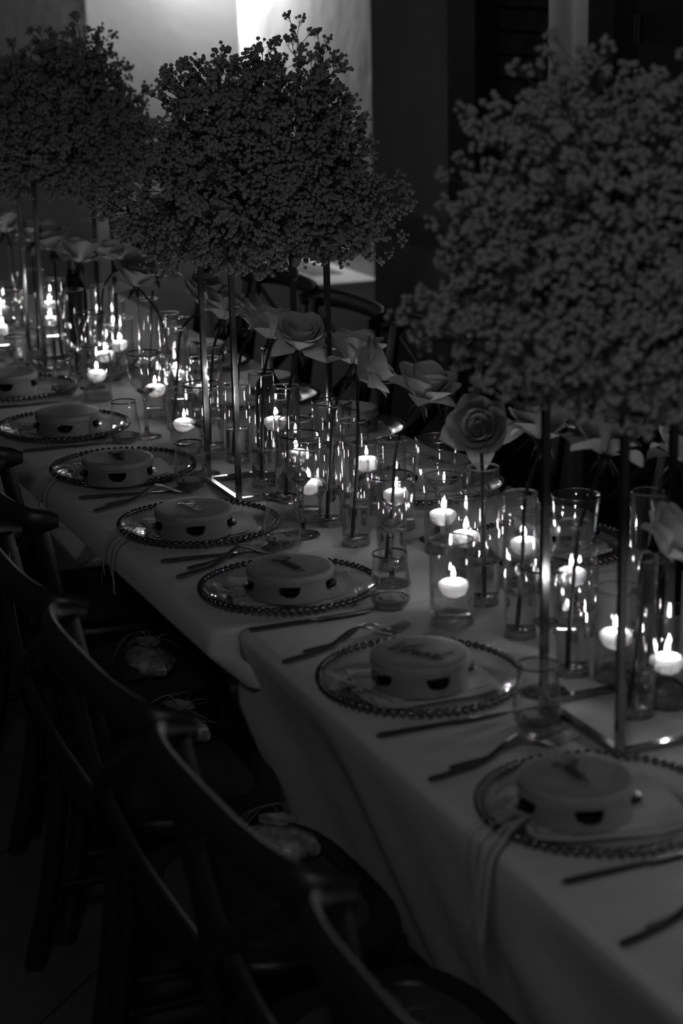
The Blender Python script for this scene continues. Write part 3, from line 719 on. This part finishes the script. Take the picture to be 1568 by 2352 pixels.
def bottle(x, y, s, label, lab):
    t = thing('wine_bottle', label, 'bottle', (x, y, TZ+.0006), 0, 'dark bottles')
    pr = [(.0001,.004),(.030,.0),(.0365,.004),(.0372,.02),(.0372,.175),(.034,.195),(.022,.215),(.0155,.235),(.0140,.262),(.0140,.285),(.0165,.287),(.0165,.297),(.0145,.299),(.0001,.299)]
    ob('body', MB().lathe([(r*s[0], z*s[1]) for r, z in pr], 36), 'bottle', t)
    ob('foil', MB().lathe([(.0158*s[0],.240*s[1]),(.0150*s[0],.262*s[1]),(.0150*s[0],.285*s[1]),(.0174*s[0],.288*s[1]),(.0172*s[0],.299*s[1]),(.0001,.3005*s[1])], 28), 'foil', t)
    if lab: ob('neck_label', MB().tube([(-.010*s[0],-.0105*s[0],.235*s[1]),(-.010*s[0],-.0102*s[0],.28*s[1])], .004, 4, flat=(1,.4)), 'paper_label', t)
bottle(.375, 1.075, (.86, .80), 'dark glass bottle with pale neck label behind the middle vases', True)
bottle(.392, -.630, (.95, .95), 'dark glass bottle at the right edge behind the near vases', False)
bottle(.258, 2.345, (1, 1.12), 'dark glass bottle inside the far stand at left', False)
# ------------------------------------------------------------------ flower stands and baby's breath
def stand(x0, x1, y0, y1, label):
    cx, cy_ = (x0+x1)/2, (y0+y1)/2; hx, hy = (x1-x0)/2, (y1-y0)/2; s = .0055; H = .60
    t = thing('flower_stand', label, 'stand', (cx, cy_, TZ+.0006), 0, 'tall metal flower stands')
    for sy in (-1, 1):
        ob('base_bar', MB().box(-hx-s, hx+s, sy*hy-s, sy*hy+s, 0, 2*s), 'stand_metal', t)
        ob('top_bar', MB().box(-hx-s, hx+s, sy*hy-s, sy*hy+s, H, H+2*s), 'stand_metal', t)
    for sx in (-1, 1):
        ob('base_bar', MB().box(sx*hx-s, sx*hx+s, -hy+s, hy-s, 0, 2*s), 'stand_metal', t)
        ob('top_bar', MB().box(sx*hx-s, sx*hx+s, -hy+s, hy-s, H, H+2*s), 'stand_metal', t)
        for sy in (-1, 1): ob('pole', MB().box(sx*hx-s, sx*hx+s, sy*hy-s, sy*hy+s, 2*s, H), 'stand_metal', t)
    ob('tray', MB().box(-hx-s, hx+s, -hy-s, hy+s, H+2*s, H+2*s+.003), 'stand_metal', t)
    return cx, cy_
def floret(mb, c, r, rnd):
    bm = floret.src[rnd.randrange(len(floret.src))]
    q = Matrix.Rotation(rnd.uniform(0, 6.28), 3, 'X') @ Matrix.Rotation(rnd.uniform(0, 6.28), 3, 'Y')
    mb.add([c + q @ (v*r) for v in bm[0]], bm[1])
floret.src = []
for k in range(6):
    bm = bmesh.new(); bmesh.ops.create_icosphere(bm, subdivisions=2, radius=1.0)
    rr = random.Random(50+k)
    for v in bm.verts: v.co *= rr.uniform(.62, 1.12)
    bm.verts.ensure_lookup_table()
    floret.src.append(([v.co.copy() for v in bm.verts], [tuple(v.index for v in f.verts) for f in bm.faces])); bm.free()
def sprig_meshes(seed):
    rnd = random.Random(seed); st = MB(); fl = MB()
    L = .15
    def branch(p, d, ln, lvl):
        e = p + d*ln + Vector((0, 0, .1*ln*(1 if lvl else 0)))
        st.tube([p, (p+e)*.5 + Vector((rnd.uniform(-1,1), rnd.uniform(-1,1), rnd.uniform(-1,1)))*ln*.06, e], .0011 - .00025*lvl, 4, cap=False)
        if lvl == 2:
            floret(fl, e, rnd.uniform(.0036, .0053), rnd); return
        for k in range(rnd.choice((5, 6)) if lvl else 9):
            t = .36 + .64*(k+1)/9 if lvl == 0 else 1.0
            pp = p + (e-p)*min(1, t)
            a = rnd.uniform(0, 6.28); op = rnd.uniform(.35, .85)
            s1 = d.orthogonal().normalized(); s2 = d.cross(s1)
            nd = (d*math.cos(op) + (s1*math.cos(a) + s2*math.sin(a))*math.sin(op)).normalized()
            branch(pp, nd, rnd.uniform(.026, .046) if lvl == 0 else rnd.uniform(.012, .024), lvl+1)
            if lvl == 1 and rnd.random() < .55:
                branch(pp - d*.006, (nd + Vector((rnd.uniform(-.6,.6), rnd.uniform(-.6,.6), 0))).normalized(), rnd.uniform(.010, .018), 2)
    branch(Vector((0,0,0)), Vector((0,0,1)), L, 0)
    return st, fl
SP = []
for s in range(9):
    st, fl = sprig_meshes(100+s)
    mb = MB(); mb.add(st.v, st.f); nf = len(mb.f); mb.add(fl.v, fl.f)
    me = bpy.data.meshes.new('flower_sprig'); me.from_pydata(mb.v, [], mb.f)
    me.materials.append(MATS['sprig_stem']); me.materials.append(MATS['floret'])
    for i, p in enumerate(me.polygons):
        p.material_index = 1 if i >= nf else 0; p.use_smooth = i < nf
    SP.append(me)
def arrangement(cx, cy_, z0, label, seed, n, lobes):
    rnd = random.Random(seed)
    t = thing('flower_arrangement', label, 'flowers', (cx, cy_, z0), 0, 'baby\'s breath arrangements')
    ob('foam_block', MB().lathe([(.0001,.002),(.085,.002),(.10,.03),(.09,.08),(.05,.10),(.0001,.105)], 20), 'leaf', t)
    core = Vector((0, 0, .022))
    for k in range(n):
        # fibonacci directions over the whole ball, jittered; envelope wider low down, narrower on top
        zc = 1 - (k + .5)/n*1.62; zc = max(-.62, zc); ph = k*2.39996 + rnd.uniform(-.2, .2)
        sr = math.sqrt(max(0, 1-zc*zc))
        d = Vector((sr*math.cos(ph), sr*math.sin(ph), zc))
        if zc > .25: R = .245 + .045*(zc-.25)/.75
        elif zc > -.1: R = .315 - .07*(zc+.1)/.35
        else: R = .315 - .11*(-.1-zc)/.52
        for ld, amp in lobes:
            R += amp*max(0, d.dot(Vector(ld).normalized()))**6
        R *= (rnd.uniform(1.04, 1.12) if k % 13 == 5 else rnd.uniform(.80, 1.04)) if k % 4 else rnd.uniform(.55, .8)
        tip = core + d*R
        dd = (d + Vector((rnd.uniform(-.25,.25), rnd.uniform(-.25,.25), rnd.uniform(-.2,.25)))).normalized()
        if zc < -.15 and k % 7 == 3: tip = tip - Vector((0, 0, .05)); dd = (dd + Vector((0, 0, -.5))).normalized()
        if zc < -.3: dd = (dd + Vector((d.x, d.y, 0))*.6).normalized()
        sc = rnd.uniform(.85, 1.15); p = tip - dd*.195*sc
        q = Vector((0,0,1)).rotation_difference(dd).to_matrix().to_4x4()
        ob('flower_sprig', SP[rnd.randrange(9)], None, t, mw=Matrix.Translation(p) @ q @ Matrix.Rotation(rnd.uniform(0,6.28), 4, 'Z') @ Matrix.Scale(sc, 4))
for a, lb, lb2, sd, lob in [((.150,.372,-.918,-.692), 'tall square-pole metal stand in the right foreground', 'large blurred ball of baby\'s breath at right', 1, [((.25,-.1,1),.07),((-.92,.39,-.15),.02),((-.75,.32,.55),.085),((-.35,.15,.95),.05)]),
                  ((.136,.350,.636,.834), 'tall square-pole metal stand in the middle of the table', 'sharp ball of baby\'s breath on the middle stand', 2, [((-.6,.2,.9),.05),((.4,-.2,1),.05),((.9,-.4,-.3),.05),((-.9,.4,-.1),.04)]),
                  ((.128,.345,2.220,2.404), 'tall square-pole metal stand at the far left', 'dark ball of baby\'s breath at upper left', 3, [((.9,-.4,.2),.03),((0,0,1),.045)])]:
    cx, cy_ = stand(*a, lb)
    arrangement(cx, cy_, TZ+.0006+.60+.014, lb2, sd, 290, lob)
# ------------------------------------------------------------------ favour pouches on the chair seats
def pouch(x, y, rz, label, seed):
    r = random.Random(seed)
    t = thing('favour_pouch', label, 'pouch', (x, y, .468), rz, 'favour pouches on the chairs')
    mb = MB(); n = 24
    prof = [(.0001,.001),(.032,.0),(.042,.010),(.044,.022),(.038,.036),(.024,.046),(.011,.052),(.013,.058),(.022,.064),(.019,.066),(.008,.055),(.0001,.054)]
    vs = []
    for rr, z in prof:
        for j in range(n):
            a = 2*PI*j/n; k = 1 + .09*math.sin(5*a+seed) + .05*math.sin(11*a)
            vs.append((rr*k*math.cos(a)*1.0, rr*k*math.sin(a)*1.5, z))
    mb.add(vs, [(i*n+j, i*n+(j+1) % n, (i+1)*n+(j+1) % n, (i+1)*n+j) for i in range(len(prof)-1) for j in range(n)])
    ob('bag', mb, 'pouch', t)
    for k in range(7):
        a = r.uniform(0, 6.28); b = a + r.uniform(.6, 2)
        ob('raffia_strand', MB().tube(spline([(0,0,.054),(.03*math.cos(a),.03*math.sin(a),.075),(.062*math.cos((a+b)/2),.062*math.sin((a+b)/2),.06),(.075*math.cos(b),.075*math.sin(b),.02+.03*r.random())], 5), .0005, 5), 'raffia', t)
    ob('gift_box', MB().box(-.075, -.032, -.028, .028, .0, .022), 'box_dark', t)
for x, y, r, s, lb in [(-.30,-1.10,.4,1,'dim favour pouch on the chair seat at the bottom edge'), (-.205,-.455,.9,2,'patterned foil favour pouch tied with raffia on the chair beside the long drape'),
                       (-.185,.10,.5,3,'pale favour pouch tied with raffia on the seat behind the rim-lit chair rail'), (-.13,.47,.2,4,'favour pouch with loose raffia loops on a dark seat at left')]:
    pouch(x, y, r, lb, s)
